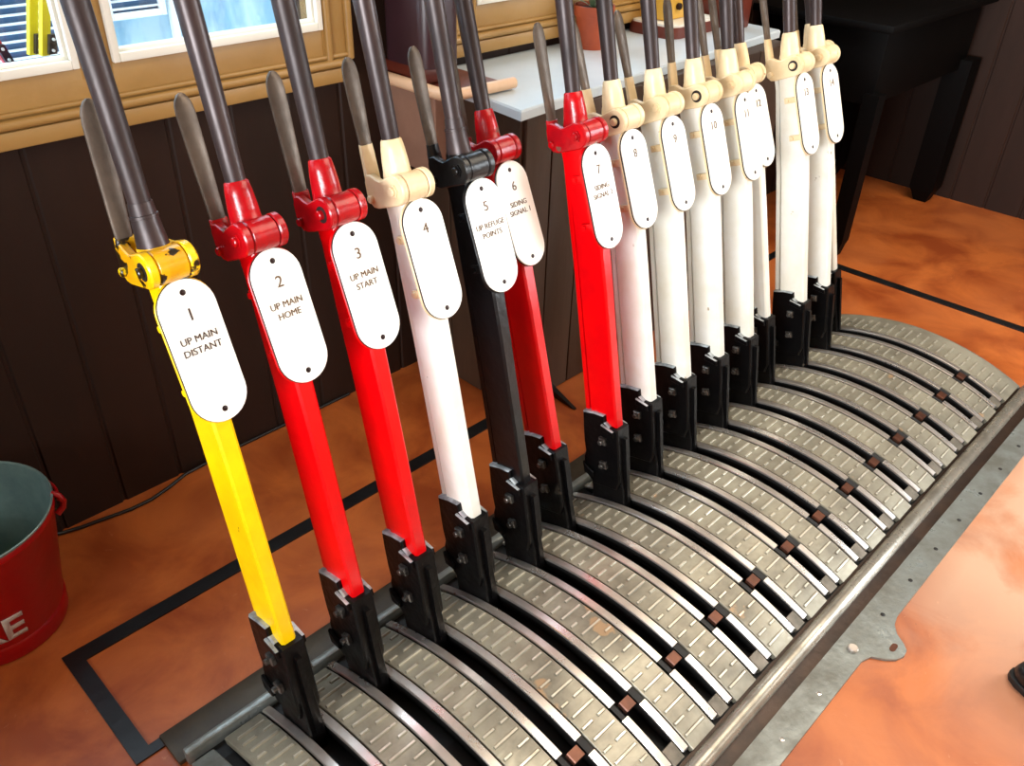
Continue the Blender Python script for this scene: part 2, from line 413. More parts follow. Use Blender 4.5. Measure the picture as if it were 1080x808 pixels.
gf = empty('ground_frame', (.3, 1.55, -.5)); tag(gf, 'pale curved lever stand outside the left window pane', 'lever stand')
mb = MB()
loops = []
for k in range(13):
    a = -.6+1.2*k/12
    loops.append([(.24+.55*math.sin(a)*.5, y, .312+.55*math.cos(a)+dz) for y, dz in ((1.46, 0), (1.62, .0), (1.62, -.05), (1.46, -.05))])
mb.loft(loops); child(mb, 'curved_top', 'snow', gf)
mb = MB(); mb.box(.05, .43, 1.50, 1.6, -.5, .79, bev=.02); child(mb, 'stand', 'snow', gf)
def outlever(x, lean, m, label, zb, bo, t=.0092, dy=0.):
    r = empty('outdoor_lever', (x, 1.535+dy, zb)); tag(r, label, 'lever', 'levers outside the window')
    mb = MB()
    mb.loft([[(x-t+lean*h, 1.525+dy, zb+h), (x+t+lean*h, 1.525+dy, zb+h), (x+t+lean*h, 1.545+dy, zb+h), (x-t+lean*h, 1.545+dy, zb+h)] for h in (0, .75)])
    child(mb, 'bar', m, r)
    mb = MB()
    mb.loft([[(x-.004+bo+lean*h, 1.512+dy, zb+h), (x+.013+bo+lean*h, 1.512+dy, zb+h), (x+.013+bo+lean*h, 1.5265+dy, zb+h), (x-.004+bo+lean*h, 1.5265+dy, zb+h)] for h in (.004, .044)])
    b = child(mb, 'bracket', 'outblack', r)
    for h in (.012, .035):
        mb = MB(); mb.cyl((x+.004+bo+lean*h, 1.508+dy, zb+h), (x+.004+bo+lean*h, 1.513+dy, zb+h), .0032, n=10); mb.shift(-r.location); mb.obj('bolt', 'slat', b)
outlever(.277, .27, 'outyellow', 'left of two yellow levers seen through the left window pane', .890, .003)
outlever(.287, .27, 'outyellow', 'right of two yellow levers seen through the left window pane', .895, .006, dy=-.047)
outlever(.222, -.30, 'outred', 'red lever with black bracket at far left of the window view', .879, -.004)

# ------------------------------------------------------------------ lever frame (treads, rails, base)
fr = empty('lever_frame', (1.0, 0, 0))
tag(fr, 'long grey iron lever frame base with curved ribbed treads', 'lever frame')
def F(mb, n, m, smooth=35): return child(mb, n, m, fr, smooth)
XA, XB = -.172, 2.105
PB, PF = -.44, .43            # back and front ends of the treads
SG, RA, RB_, TG = .0165, .0165, .0325, .0365
mb = MB()
mb.prism([(-.325, .002), (.32, .002), (.30, .012), (0, .05), (-.29, .012)], XA+.01, XB-.01); F(mb, 'pan', 'pan', 0)
edges = [(-.108, LX(1)-TG)]+[(LX(i)+TG, LX(i+1)-TG) for i in range(1, 15)]+[(LX(15)+TG, XB)]
for k, (a, b) in enumerate(edges):
    mb = MB()
    arc(mb, a, b, PB, PF, R-.014, R-.001, 28, ch=.001)
    e = .004
    if k == 15: b = b-.030
    if k == 0: a = a+.006
    p = -.397-.0; row = 0
    while p < .40:
        w = .0060
        xa, xb = a+e, b-e
        if row % 2 == 0: pad(mb, xa+.002, xb-.002, p, w)
        else:
            mid = (xa+xb)/2; g = .007
            o = -.004 if (row//2) % 2 else .004
            if k in (0, 15) and xb-xa < .05: o = 0
            pad(mb, xa, mid-g+o, p, w); pad(mb, mid+g+o, xb, p, w)
        p += .036; row += 1
    F(mb, 'tread_plate', ['tread', 'ridge'], 30)
for i in range(1, 16):
    x = LX(i)
    for sgn in (-1, 1):
        mb = MB()
        a, b = (x+RA, x+RB_) if sgn > 0 else (x-RB_, x-RA)
        arc(mb, a, b, PB, .222, R-.0045, R+.0012, 26, ch=.0015)
        arc(mb, a, b, .266, .415, R-.0045, R+.0012, 8, ch=.0015)
        arc(mb, a+.003, b+.002 if sgn > 0 else b-.003, PB, .42, R-.030, R-.0046, 26, mi=1)
        F(mb, 'slot_rail', ['rail', 'pan'], 40)
    mb = MB(); arc(mb, x-RA+.002, x+RA-.002, .380, .425, R-.018, R-.0008, 4, ch=.001); F(mb, 'slot_end', 'dull')
    mb = MB(); arc(mb, x-.012, x+.014, .230, .259, R-.010, R+.0008, 4, ch=.002)
    arc(mb, x-RA-.001, x+RA+.001, .238, .252, R-.022, R-.0105, 3, mi=1); F(mb, 'slot_clip', ['clip', 'pan'])
# front nosing, apron, flange
mb = MB(); mb.cyl((XA-.01, -.314, .022), (XB+.01, -.314, .022), .0165, n=24, bev=.004); F(mb, 'nosing', 'nosing', 50)
mb = MB(); mb.prism([(-.29, .002), (-.29, .020), (-.32, .012), (-.334, .0075), (-.352, .0065), (-.352, .002)], XA-.01, XB+.012); F(mb, 'apron', 'apron', 60)
fl = None
mb = MB()
tabp = []
X_L, X_R, yo = XA-.02, XB+.02, -.410
out = [(X_L, -.350), (X_L, yo)]
# tab outline (lug) near x = .95
lug = [(.868, yo), (.892, -.418), (.905, -.440), (.920, -.456), (.940, -.464), (.957, -.462), (.970, -.450), (.984, -.430), (1.004, -.416), (1.032, yo)]
out += lug+[(X_R, yo), (X_R, -.350)]
mb.loft([[(x, y, .0005) for x, y in out], [(x, y, .006) for x, y in out]])
fl = F(mb, 'front_flange', 'flange', 30)
k = 0
for j in range(-4, 12):
    xh = .6+.1372*j
    if abs(xh-.875) < .03 or not X_L+.02 < xh < X_R-.02: continue
    mb = MB(); mb.revolve((xh, -.387, .0055), (0, 0, 1), [(0, .0048), (.0012, .0048), (.0018, .0035)], 14)
    mb.shift(-fr.location); o = mb.obj('rivet', 'pan' if xh > .8 else 'rail', fl)
mb = MB(); mb.revolve((.881, -.384, .0055), (0, 0, 1), [(0, .0105), (.006, .0105), (.008, .0085)], 20)
mb.shift(-fr.location); o = mb.obj('bolt', 'rail', fl); o['label'] = 'bright round bolt head'
mb = MB()
loop = [(.945+.0085*math.cos(t)+(.004 if math.cos(t) > 0 else -.004), -.440+.006*math.sin(t)) for t in [2*PI*k/20 for k in range(20)]]
mb.loft([[(x, y, .0055) for x, y in loop], [(x, y, .0068) for x, y in loop]]); mb.shift(-fr.location); mb.obj('slotted_hole', 'clip', fl)
# back lip and back plate
mb = MB(); mb.box(XA, XB, .306, .322, .002, .036, bev=.003); F(mb, 'back_lip', 'flange', 40)
mb = MB(); mb.box(XA-.012, XB+.01, .318, .392, .002, .012, bev=.002); F(mb, 'back_plate', 'backiron', 40)
# end plates
mb = MB(); arc(mb, XA, XA+.042, PB, PF, R-.06, R-.006, 24, ch=.002); F(mb, 'end_plate', 'flange')
mb = MB(); arc(mb, XA+.042, -.110, PB, PF, R-.06, R-.02, 24); F(mb, 'end_channel', 'pan')
mb = MB(); mb.prism([(-R*math.sin(p), ZP+(R-.004)*math.cos(p)) for p in [PB+(PF-PB)*k/24 for k in range(25)]]+[(-.30, .002), (.30, .002)], XB+.0005, XB+.010, ch=.002); F(mb, 'end_plate', 'flange')

# ------------------------------------------------------------------ levers
BASE = Vector((0, .225, .07))
AX = Vector((0, .232, .973)).normalized()          # handle axis
PIN = (.371, .871)
def Lm(mb, name, mats, smooth=35):
    mb.shift(-BASE); return mb.mesh(name, mats, smooth)
CACHE = {}
def bar_mesh(c):
    mb = MB()
    prof = [(.232, .17, .246, .20, .0125), (.206, .235, .288, .27, .0130), (.2795, .571, .354, .585, .0140), (.3055, .681, .379, .69, .0150),
            (.349, .79, .404, .795, .0160), (.371, .850, .424, .862, .0165)]
    loops = []
    for yf, zf, yb, zb, t in prof:
        g = .004
        loops.append([(-t, yf+g, zf+g*.2), (-t+g, yf, zf), (t-g, yf, zf), (t, yf+g, zf+g*.2), (t, yb-g, zb-g*.2), (t-g, yb, zb), (-t+g, yb, zb), (-t, yb-g, zb-g*.2)])
    mb.loft(loops)
    return Lm(mb, 'lever_bar', c, 40)
def rod_mesh(c):
    mb = MB(); t = .0085
    loops = []
    for y, z in ((.289, .262), (.356, .585), (.381, .69), (.404, .795), (.4225, .848)):
        loops.append([(-t, y+.002, z), (t, y+.002, z), (t, y+.0135, z+.003), (-t, y+.0135, z+.003)])
    mb.loft(loops); return Lm(mb, 'catch_rod', c, 30)
def head_mesh(c, bare=False):
    mb = MB()
    def neck(z, rx, ry, dy=0.):
        y = .4145+(z-.937)*.238+dy; n = 24; return [(rx*math.cos(2*PI*k/n), y+ry*math.sin(2*PI*k/n)*.973, z-ry*math.sin(2*PI*k/n)*.232) for k in range(n)]
    mb.loft([neck(.846, .0165, .020, .002), neck(.862, .021, .026, .000), neck(.878, .0225, .0275), neck(.888, .0218, .0250), neck(.889, .0218, .0240), neck(.905, .0212, .0225), neck(.922, .0196, .020), neck(.936, .0174, .0174), neck(.9385, .015, .015)][:(4 if bare else 9)])
    if bare: mb.loft([neck(.888, .0208, .0240), neck(.905, .0192, .0207), neck(.924, .0178, .0180), neck(.9245, .0190, .0195), neck(.928, .0188, .019), neck(.9285, .0172, .0172), neck(.944, .0160, .0160)], mi=1)
    mb.cyl((-.0205, *PIN), (.0205, *PIN), .0235, n=28, bev=.002)
    return Lm(mb, 'lever_head', [c, 'steel'], 40)
def handle_mesh():
    mb = MB()
    b = Vector((0, .4145, .937))-AX*.012
    prof = [(0, .0140), (.013, .0145), (.05, .0150), (.15, .0160), (.25, .0166), (.36, .0166), (.40, .016), (.415, .0125), (.421, .006)]
    mb.revolve(b, AX, prof, 28); return Lm(mb, 'handle', 'steel', 40)
def eye(r=.0245):
    py, pz = PIN
    d = Vector((.427-py, .851-pz)).normalized(); n = Vector((-d.y, d.x)); a0 = math.atan2(n.y, n.x)
    return [(py+r*math.cos(a0+PI*k/14), pz+r*math.sin(a0+PI*k/14)) for k in range(15)]
ARM = {'white': .926, 'black': .900, 'red': .886, 'yellow': .882}
def backy(z): return .4455+(z-.885)*.276          # line of the arm and grip
def gx(z): return -.0205+(z-.87)*.045
def catch_mesh(c, key):
    mb = MB()
    mb.prism(eye()+[(.416, .830), (.428, .829), (.440, .836), (.445, .850), (.448, .868), (.445, .880), (.432, .884), (.418, .880), (.408, .879)], -.034, -.0215, ch=.002)
    mb.prism(eye()+[(.419, .833), (.429, .832), (.440, .842), (.443, .858), (.436, .872), (.41, .879)], .0215, .034, ch=.002)
    mb.prism([(.424, .836), (.436, .838), (.441, .852), (.441, .866), (.428, .866)], -.0225, .0225)
    zt = ARM[key]; loops = []
    for z, hx, hy in ((.852, .0125, .007), (.870, .0130, .0075), (.885, .0128, .0070), (max(.886, zt-.012), .0122, .0062), (zt, .0115, .0056)):
        y = backy(z); x = gx(z)
        loops.append([(x-hx, y-hy*.5, z), (x-hx*.7, y-hy, z), (x+hx*.7, y-hy, z), (x+hx, y-hy*.5, z), (x+hx, y+hy*.5, z), (x+hx*.7, y+hy, z), (x-hx*.7, y+hy, z), (x-hx, y+hy*.5, z)])
    mb.loft(loops)
    mb.shift(-Vector((0, *PIN))); return mb.mesh('catch_handle', c, 40)
def grip_mesh(key):
    mb = MB(); z0 = ARM[key]-.004
    loops = []
    for z, hx, hy in [(z0, .0108, .0042), (z0+.03, .0120, .0042), (.99, .0138, .0042), (1.028, .0142, .0042), (1.039, .0130, .004), (1.0465, .0104, .004), (1.0525, .0064, .0036), (1.055, .002, .003)]:
        y = backy(z); x = gx(z); dy, dz = hy*.96, -hy*.28
        loops.append([(x-hx, y-dy*.5, z-dz*.5), (x-hx*.75, y-dy, z-dz), (x+hx*.75, y-dy, z-dz), (x+hx, y-dy*.5, z-dz*.5),
                      (x+hx, y+dy*.5, z+dz*.5), (x+hx*.75, y+dy, z+dz), (x-hx*.75, y+dy, z+dz), (x-hx, y+dy*.5, z+dz*.5)])
    mb.loft(loops); mb.shift(-Vector((0, *PIN))); return mb.mesh('grip', 'grip', 45)
def pin_mesh(c, ring=False):
    mb = MB(); mb.cyl((-.042, *PIN), (.042, *PIN), .0075, n=16, bev=.0015); mb.cyl((-.0365 if not ring else -.0348, *PIN), (-.033, *PIN), .0115 if not ring else .0128, n=6 if not ring else 20, mi=1)
    mb.shift(-Vector((0, *PIN))); return mb.mesh('pivot_pin', [c, 'gasket' if ring else c], 40)
def roller_mesh(c):
    mb = MB(); mb.cyl((-.040, .4305, .8435), (.040, .4305, .8435), .0068, n=16, bev=.0015)
    mb.shift(-Vector((0, *PIN))); return mb.mesh('rear_pin', c, 40)
def shoe_mesh():
    mb = MB()
    body = [(.303, .268), (.272, .279), (.244, .284), (.240, .268), (.226, .262), (.204, .263), (.192, .20), (.181, .13), (.186, .105), (.25, .088), (.280, .108), (.287, .15), (.284, .165), (.291, .19), (.298, .23)]
    mb.prism(body, -.0215, .0215, ch=.003)
    blade = [(.195, .20), (.180, .135), (.1665, .078), (.160, .02), (.25, .02), (.262, .085), (.275, .13)]
    def ins(p, x): return [(x, y, z) for y, z in p]
    mb.prism(blade, -.0140, .0140, ch=.002)
    # narrow ridge down the front edge
    mb.loft([[(-.005, .190, .24), (.005, .190, .24), (.005, .215, .24), (-.005, .215, .24)], [(-.005, .172, .135), (.005, .172, .135), (.005, .2, .135), (-.005, .2, .135)], [(-.0035, .162, .076), (.0035, .162, .076), (.0035, .19, .076), (-.0035, .19, .076)]])
    # foot ledge on both cheeks
    for sx in (-1, 1):
        a, b = sorted((sx*.021, sx*.030))
        mb.prism([(.283, .138), (.250, .126), (.250, .112), (.275, .112)], a, b, ch=.002)
        a, b = sorted((sx*.0205, sx*.0275))
        mb.prism([(.246, .262), (.212, .258), (.208, .246), (.244, .248)], a, b, ch=.001)
    me = Lm(mb, 'shoe', ['shoe', 'bare'], 35)
    for p in me.polygons:
        cz = p.center.z+BASE.z
        if p.normal.z > .3 and cz > .245 and p.center.y+BASE.y > .228: p.material_index = 1
    return me
def nut_mesh(y, z, sx):
    mb = MB()
    a = .0125
    x0, x1 = sx*.0205, sx*.031
    ang = random.uniform(-.5, .5)
    sq = [(y+a*math.cos(ang+PI/2*k+PI/4), z+a*math.sin(ang+PI/2*k+PI/4)) for k in range(4)]
    p, q = sorted((x0, x1)); mb.prism(sq, p, q, ch=.002)
    mb.cyl((sx*.030, y, z), (sx*.038, y, z), .0058, n=12, bev=.001)
    return Lm(mb, 'nut', 'nut', 30)
# plate: stadium in local XY, front = +Z
PLT = (.004, .3515, .836); PLB = (.004, .2915, .679)
PU = (Vector(PLT)-Vector(PLB)).normalized(); PCn = (Vector(PLT)+Vector(PLB))/2
PN = Vector((1, 0, 0)).cross(PU)                   # points to -y
PM = Matrix((Vector((1, 0, 0)), PU, PN)).transposed().to_4x4(); PM.translation = PCn-BASE
def stadium(w, h, n=16):
    r = w/2; c = h/2-r
    return [(r*math.cos(PI*k/n), c+r*math.sin(PI*k/n)) for k in range(n+1)]+[(-r*math.cos(PI*k/n), -c-r*math.sin(PI*k/n)) for k in range(n+1)]
def layer(mb, w, h, z0, z1, ch=.0008, mi=0):
    o = stadium(w, h); i = stadium(w-2*ch, h-2*ch)
    mb.loft([[(x, y, z0) for x, y in o], [(x, y, z1-ch) for x, y in o], [(x, y, z1) for x, y in i]], mi)
PW, PH = .081, .203
def backing_mesh(c):
    mb = MB()
    layer(mb, PW+.004, PH+.004, -.0095, -.0055)
    for y in (.042, -.052):                          # lugs that clip round the bar
        mb.box(-.030, .022, y-.007, y+.007, -.020, -.008, bev=.001)
        mb.box(-.030, -.021, y-.007, y+.007, -.046, -.012, bev=.001)
        mb.cyl((-.034, y, -.038), (-.028, y, -.038), .005, n=10)
    layer(mb, PW+.0015, PH+.0015, -.0056, -.0024, mi=1)
    mb.bm.transform(PM)
    return mb.mesh('plate_backing', [c, 'gasket'], 40)
def plate_mesh():
    mb = MB(); layer(mb, PW, PH, -.0026, 0, ch=.001); mb.bm.transform(PM); return mb.mesh('name_plate', 'enamel', 40)
def screw_mesh(sgn):
    mb = MB(); mb.revolve((0, sgn*.084, -.0005), (0, 0, 1), [(0, .0042), (.0008, .0042), (.0014, .003)], 14); mb.bm.transform(PM); return mb.mesh('screw', 'screw', 40)
TEXT = {1: ('1', 'UP MAIN', 'DISTANT'), 2: ('2', 'UP MAIN', 'HOME'), 3: ('3', 'UP MAIN', 'START'), 4: ('4',), 5: ('5', 'UP REFUGE', 'POINTS'),
        6: ('6', 'SIDING', 'SIGNAL 1'), 7: ('7', 'SIDING', 'SIGNAL 2'), 8: ('8',), 9: ('9',), 10: ('10',), 11: ('11',), 12: ('12',), 13: ('13',), 14: ('14',), 15: ('15',)}
def letter_mesh(i):
    t = TEXT[i]
    L = [(t[0], 0, .0525, .024)]
    for k, s in enumerate(t[1:]): L.append((s, 0, .0200-.0160*k, .0136))
    bm = text_mesh(L)
    bmesh.ops.translate(bm, verts=bm.verts, vec=(0, 0, -.0001)); bm.transform(PM)
    me = bpy.data.meshes.new('lettering'); bm.to_mesh(me); bm.free(); me.materials.append(M['letterdark' if i == 1 else 'letter']); return me

H = handle_mesh(); SH = shoe_mesh(); PL = plate_mesh(); SC = [screw_mesh(1), screw_mesh(-1)]
NUTS = [[nut_mesh(y, z, sx) for y, z in ((.236, .222), (.226, .160))] for sx in (-1, 1)]
COLOR = {1: 'yellow', 2: 'red', 3: 'red', 4: 'white', 5: 'black', 6: 'red', 7: 'red'}
DELTA = {1: .0044, 2: .0008, 3: .0008, 4: -.0022, 5: -.0045, 6: -.0525, 7: .0108, 8: -.0023, 9: -.0031, 10: -.0001, 11: -.001, 12: -.0369, 13: -.0009, 14: -.0026, 15: -.056}
GRIPY = {1: .475, 2: .512, 3: .498, 4: .499, 5: .503, 6: .497, 7: .503, 8: .518, 9: .514, 10: .494, 11: .507, 12: .502, 13: .51, 14: .502, 15: .502}
LABEL = {1: 'yellow lever nearest the red bucket, plate reading UP MAIN DISTANT',
         2: 'red lever numbered 2 just behind the yellow lever, plate UP MAIN HOME',
         3: 'red lever numbered 3 before the first white lever, plate UP MAIN START',
         4: 'lone white lever numbered 4 between a red and the black lever',
         5: 'the only black lever, plate 5 UP REFUGE POINTS',
         6: 'red lever numbered 6 close behind the black lever',
         7: 'red lever numbered 7 at the front of the white row',
         8: 'white lever numbered 8 directly behind the last red lever',
         9: 'white lever numbered 9, second of the far white row',
         10: 'white lever numbered 10, third of the far white row',
         11: 'white lever numbered 11 with its plate overlapping the one behind',
         12: 'white lever numbered 12 leaning back, half hidden behind lever 11',
         13: 'white lever numbered 13 after the gap in the far white row',
         14: 'white lever numbered 14 with the right-hand most visible plate',
         15: 'last white lever mostly hidden behind lever 14 at the far end'}
NP = {}
def parts_for(c):
    if c in NP: return NP[c]
    w = c+'_worn'
    NP[c] = dict(bar=bar_mesh(c), rod=rod_mesh(c), head=head_mesh(w, c in ('yellow', 'black')), catch=catch_mesh(w, c), grip=grip_mesh(c), pin=pin_mesh(w), ringpin=pin_mesh(w, True), roller=roller_mesh(w), backing=backing_mesh(w if c == 'white' else c))
    return NP[c]
PIVOT = Vector((0, 0, ZP))
for i in range(1, 16):
    c = COLOR.get(i, 'white'); P = parts_for(c)
    dl = DELTA[i]
    rot = Matrix.Rotation(dl, 3, 'X')
    loc = PIVOT+rot @ (BASE-PIVOT); loc.x = LX(i)-.001
    r = empty('signal_lever', loc); r.rotation_euler = (dl, 0, 0)
    tag(r, LABEL[i], 'lever', 'signal levers in the frame')
    put('lever_bar', P['bar'], r); put('catch_rod', P['rod'], r)
    s = put('shoe', SH, r); s['label'] = 'black bolted cast shoe'
    for row in NUTS:
        for n in row: put('nut', n, s)
    put('lever_head', P['head'], r)
    h = put('handle', H, r); h['label'] = 'dark polished steel handle'
    k = put('catch_handle', P['catch'], r, Vector((0, *PIN))-BASE)
    k.rotation_euler.x = -(GRIPY[i]-.4915)/.185
    g = put('grip', P['grip'], k); g['label'] = 'bare steel grip'
    put('pivot_pin', P['ringpin' if i in (1, 3, 8, 10, 13) else 'pin'], k); put('rear_pin', P['roller'], k)
    put('plate_backing', P['backing'], r)
    if i != 15 or True:
        n = put('name_plate', PL, r); n['label'] = 'white enamelled number plate'
        for m_ in SC: put('screw', m_, n)
        put('lettering', letter_mesh(i), n)

# ------------------------------------------------------------------ fire bucket
bx, by = -.283, .862
bk = empty('fire_bucket', (bx, by, 0)); tag(bk, 'red fire bucket with grey zinc inside standing against the wall', 'bucket')
def lathe_open(prof, n=48, mi=0):
    mb = MB(); mb.revolve((bx, by, 0), (0, 0, 1), [(.006, .001)]+prof if prof[0][0] < .1 else prof+[(.016, .001)], n, mi, caps=False); return mb
mb = lathe_open([(.004, .116), (.002, .122), (.004, .1245), (.036, .1275), (.040, .1262), (.043, .1245), (.258, .1600), (.262, .1628), (.270, .1632), (.274, .1618)]); child(mb, 'body', 'bucketred', bk, 30)
mb = lathe_open([(.274, .1619), (.2785, .1632), (.2800, .1610), (.2775, .1585), (.262, .1570), (.150, .1395), (.148, .1385), (.143, .1385), (.141, .1377), (.020, .1175), (.016, .112)]); o = child(mb, 'lining', 'zinc', bk, 30); o['label'] = 'grey galvanised inside'
a = -.36
for sgn in (0, PI):
    d = Vector((math.cos(a+sgn), math.sin(a+sgn), 0)); p = Vector((bx, by, 0))
    mb = MB(); q = p+d*.160
    t = Vector((-d.y, d.x, 0))
    mb.tube([q+Vector((0, 0, .235))-t*.008, q+d*.012+Vector((0, 0, .243)), q+d*.016+Vector((0, 0, .257)), q+d*.011+Vector((0, 0, .272)), q+Vector((0, 0, .276))+t*.006], .006, 12)
    child(mb, 'ear', 'bucketred', bk, 60)
mb = MB(); d = Vector((math.cos(a), math.sin(a), 0)); t = Vector((-d.y, d.x, 0)); p = Vector((bx, by, .262))
mb.tube([p+d*.1685*math.cos(u)+t*(.1675*math.sin(u))+Vector((0, 0, -.018*math.sin(u))) for u in [PI*k/24 for k in range(25)]], .0033, 10)
o = child(mb, 'bail_handle', 'bucketred', bk, 60)
bm = text_mesh([('FIRE', 0, 0, .085)])
for v in bm.verts:
    x, y, z = v.co; zz = .088+y
    rr = .1245+(zz-.043)/(.258-.043)*(.160-.1245)+z*2+.0002
    ang = -1.345+(x-.085)/.137
    v.co = (rr*math.cos(ang), rr*math.sin(ang), zz)
me = bpy.data.meshes.new('lettering'); bm.to_mesh(me); bm.free(); me.materials.append(M['lettersilver']); put('lettering', me, bk)

# cable on the floor along the wall
mb = MB(); mb.tube([(-.13, 1.029, .10), (-.125, 1.022, .02), (-.10, 1.024, .005), (-.06, 1.012, .005), (-.01, 1.003, .005), (.05, .992, .005), (.10, .992, .005), (.15, 1.004, .005), (.20, 1.022, .005), (.30, 1.029, .005), (.45, 1.030, .005), (.7, 1.030, .005)], .0042, 10)
tag(mb.obj('floor_cable', 'cable', smooth=60), 'thin black cable lying on the floor along the wall', 'cable')

# ------------------------------------------------------------------ cupboard with pale top
cb = empty('cupboard', (1.5, .85, 0)); tag(cb, 'dark brown wooden cupboard with pale blue white top below the window', 'cupboard')
mb = MB(); mb.box(.990, 2.17, .664, 1.03, .002, .806); child(mb, 'carcase', 'darkwood', cb, 0)
xs = [.990, 1.082, 1.196, 1.31, 1.424, 1.538, 1.652, 1.766, 1.88, 1.994, 2.17]
for a, b in zip(xs, xs[1:]):
    mb = MB(); mb.box(a+.002, b-.002, .655, .666, .002, .806, bev=.002); child(mb, 'front_board', 'darkwood', cb, 0)
for a, b in ((.664, .79), (.79, .91), (.91, 1.028)):
    mb = MB(); mb.box(.982, .992, a+.002, b-.002, .002, .806, bev=.002); child(mb, 'side_board', 'darkwood', cb, 0)
mb = MB()
out = [(.955, .640), (1.06, .648), (1.35, .666), (1.8, .690), (2.2, .715), (2.215, 1.03), (.985, 1.03), (.975, .80)]
mb.loft([[(x, y, .808) for x, y in out], [(x, y, .827) for x, y in out], [(x+(.004 if x < 1.3 else -.002), y+(.004 if y < .9 else -.002), .831) for x, y in out]]); o = child(mb, 'worktop', 'worktop', cb, 30); o['label'] = 'pale blue white top with thin edge'

# brown box hung at the end of the cupboard, pale tray on top of the cupboard
mb = MB()
pr = [(1.03, .635), (.885, .635), (.868, .642), (.860, .660), (.860, .829), (1.03, .829)]
mb.prism(pr, .895, .976, ch=.003)
tag(mb.obj('hanging_box', 'boxwood', smooth=30), 'brown wooden box with rounded lower corner fixed at the cupboard end', 'box')
ty = empty('wooden_tray', (.98, .9, .8325)); tag(ty, 'pale edged wooden tray lying on the cupboard top behind black lever', 'tray')
mb = MB(); mb.box(.866, 1.06, .785, 1.028, .8325, .846, bev=.003); child(mb, 'board', 'redwood', ty)
mb = MB(); mb.tube([(.862, 1.028, .850), (.862, .800, .850), (.868, .786, .850), (.884, .780, .850)], .014, 14); child(mb, 'side_edge', 'trim', ty, 60)
mb = MB(); mb.tube([(.884, .780, .8475), (1.066, .772, .8475)], .013, 14); child(mb, 'front_edge', 'trim', ty, 60)
ins = empty('block_instrument', (.96, .93, .8475)); tag(ins, 'dark purple brown rounded instrument case on the wooden tray', 'instrument')
mb = MB(); mb.box(.878, .985, .885, 1.024, .8475, .886, bev=.006); o = child(mb, 'base', 'redwood', ins)
mb = MB()
def rr(x0, x1, y0, y1, z, r=.03, n=6):
    pts = []
    for cx, cy, a0 in ((x1-r, y1-r, 0), (x0+r, y1-r, PI/2), (x0+r, y0+r, PI), (x1-r, y0+r, 1.5*PI)):
        for k in range(n+1): pts.append((cx+r*math.cos(a0+PI/2*k/n), cy+r*math.sin(a0+PI/2*k/n), z))
    return pts
mb.loft([rr(.876, .985, .862, 1.022, .886), rr(.876, .985, .862, 1.022, 1.30), rr(.896, .965, .885, 1.0, 1.34)]); child(mb, 'case', 'instr', ins, 40)
mb = MB(); mb.cyl((.925, .863, .905), (.925, .852, .905), .009, n=14, bev=.002); child(mb, 'terminal', 'rail', ins)

# plant pot
pp = empty('potted_plant', (1.545, .935, .8312)); tag(pp, 'small leafy plant in a terracotta pot on the cupboard', 'potted plant')
mb = MB(); mb.revolve((1.545, .935, .8312), (0, 0, 1), [(0, .036), (.004, .038), (.085, .050), (.086, .055), (.112, .057), (.113, .051), (.098, .049)], 28); child(mb, 'pot', 'terracotta', pp, 30)
mb = MB(); mb.revolve((1.545, .935, .925), (0, 0, 1), [(0, .048), (.008, .046), (.010, .02)], 20); child(mb, 'soil', 'soil', pp)
random.seed(3)
for k in range(16):
    an = k*2.4+random.uniform(-.3, .3); ln = random.uniform(.07, .13); up = random.uniform(.02, .12)
    b = Vector((1.545, .935, .934)); d = Vector((math.cos(an), math.sin(an), 0)); t = Vector((-d.y, d.x, 0))
    mb = MB(); loops = []
    for q in range(8):
        u = q/7; p_ = b+d*(ln*u)+Vector((0, 0, up*math.sin(u*2.2)*1.1)); w = .018*math.sin(PI*min(1, u*.92+.08))**.8+.0008
        w = min(w, max(.001, (.935+.09-p_.y))) if p_.y > 1.0 else w
        loops.append([p_-t*w, p_+Vector((0, 0, .0012))+d*0, p_+t*w, p_-Vector((0, 0, .0012))])
    mb.loft(loops)
    for v in mb.bm.verts: v.co.y = min(v.co.y, .995)
    child(mb, 'leaf', 'leaf', pp, 60)

# plinth with yellow box
pl = empty('instrument_plinth', (1.93, .92, .8312)); tag(pl, 'brown rounded plinth with pale top on the cupboard right of the plant', 'plinth')
mb = MB(); mb.loft([rr(1.80, 2.05, .84, 1.02, .8312, .04), rr(1.80, 2.05, .84, 1.02, .862, .04)]); child(mb, 'base', 'redwood', pl, 40)
mb = MB(); mb.loft([rr(1.805, 2.045, .845, 1.015, .862, .04), rr(1.805, 2.045, .845, 1.015, .868, .04)]); child(mb, 'top_board', 'whitewood', pl, 40)
yb = empty('ochre_box', (1.90, .96, .8685)); tag(yb, 'yellow ochre instrument box with a dark knob on the plinth', 'instrument')
mb = MB(); mb.box(1.845, 1.96, .905, 1.005, .8685, 1.08, bev=.006); child(mb, 'case', 'ochre', yb)
mb = MB(); mb.cyl((1.90, .905, .905), (1.90, .893, .905), .010, n=16, bev=.002); child(mb, 'knob', 'screw', yb)
rb = empty('wooden_case', (2.10, .80, .8312)); tag(rb, 'red brown wooden case at the right end of the cupboard top', 'case')
mb = MB(); mb.box(2.065, 2.15, .80, .95, .8312, 1.04, bev=.006); child(mb, 'case', 'redwood', rb)
mb = MB(); mb.box(2.055, 2.16, .79, .96, 1.04, 1.055, bev=.003); child(mb, 'lid', 'redwood', rb)

# floor wedge under cupboard edge
mb = MB()
mb.loft([[(1.112, .650, .001), (1.130, .650, .001), (1.130, .650, .026), (1.112, .650, .026)], [(1.104, .545, .001), (1.112, .543, .001), (1.112, .543, .004), (1.104, .545, .004)]])
tag(mb.obj('floor_wedge', 'black', smooth=0), 'small black wedge on the floor poking from under the cupboard', 'wedge')

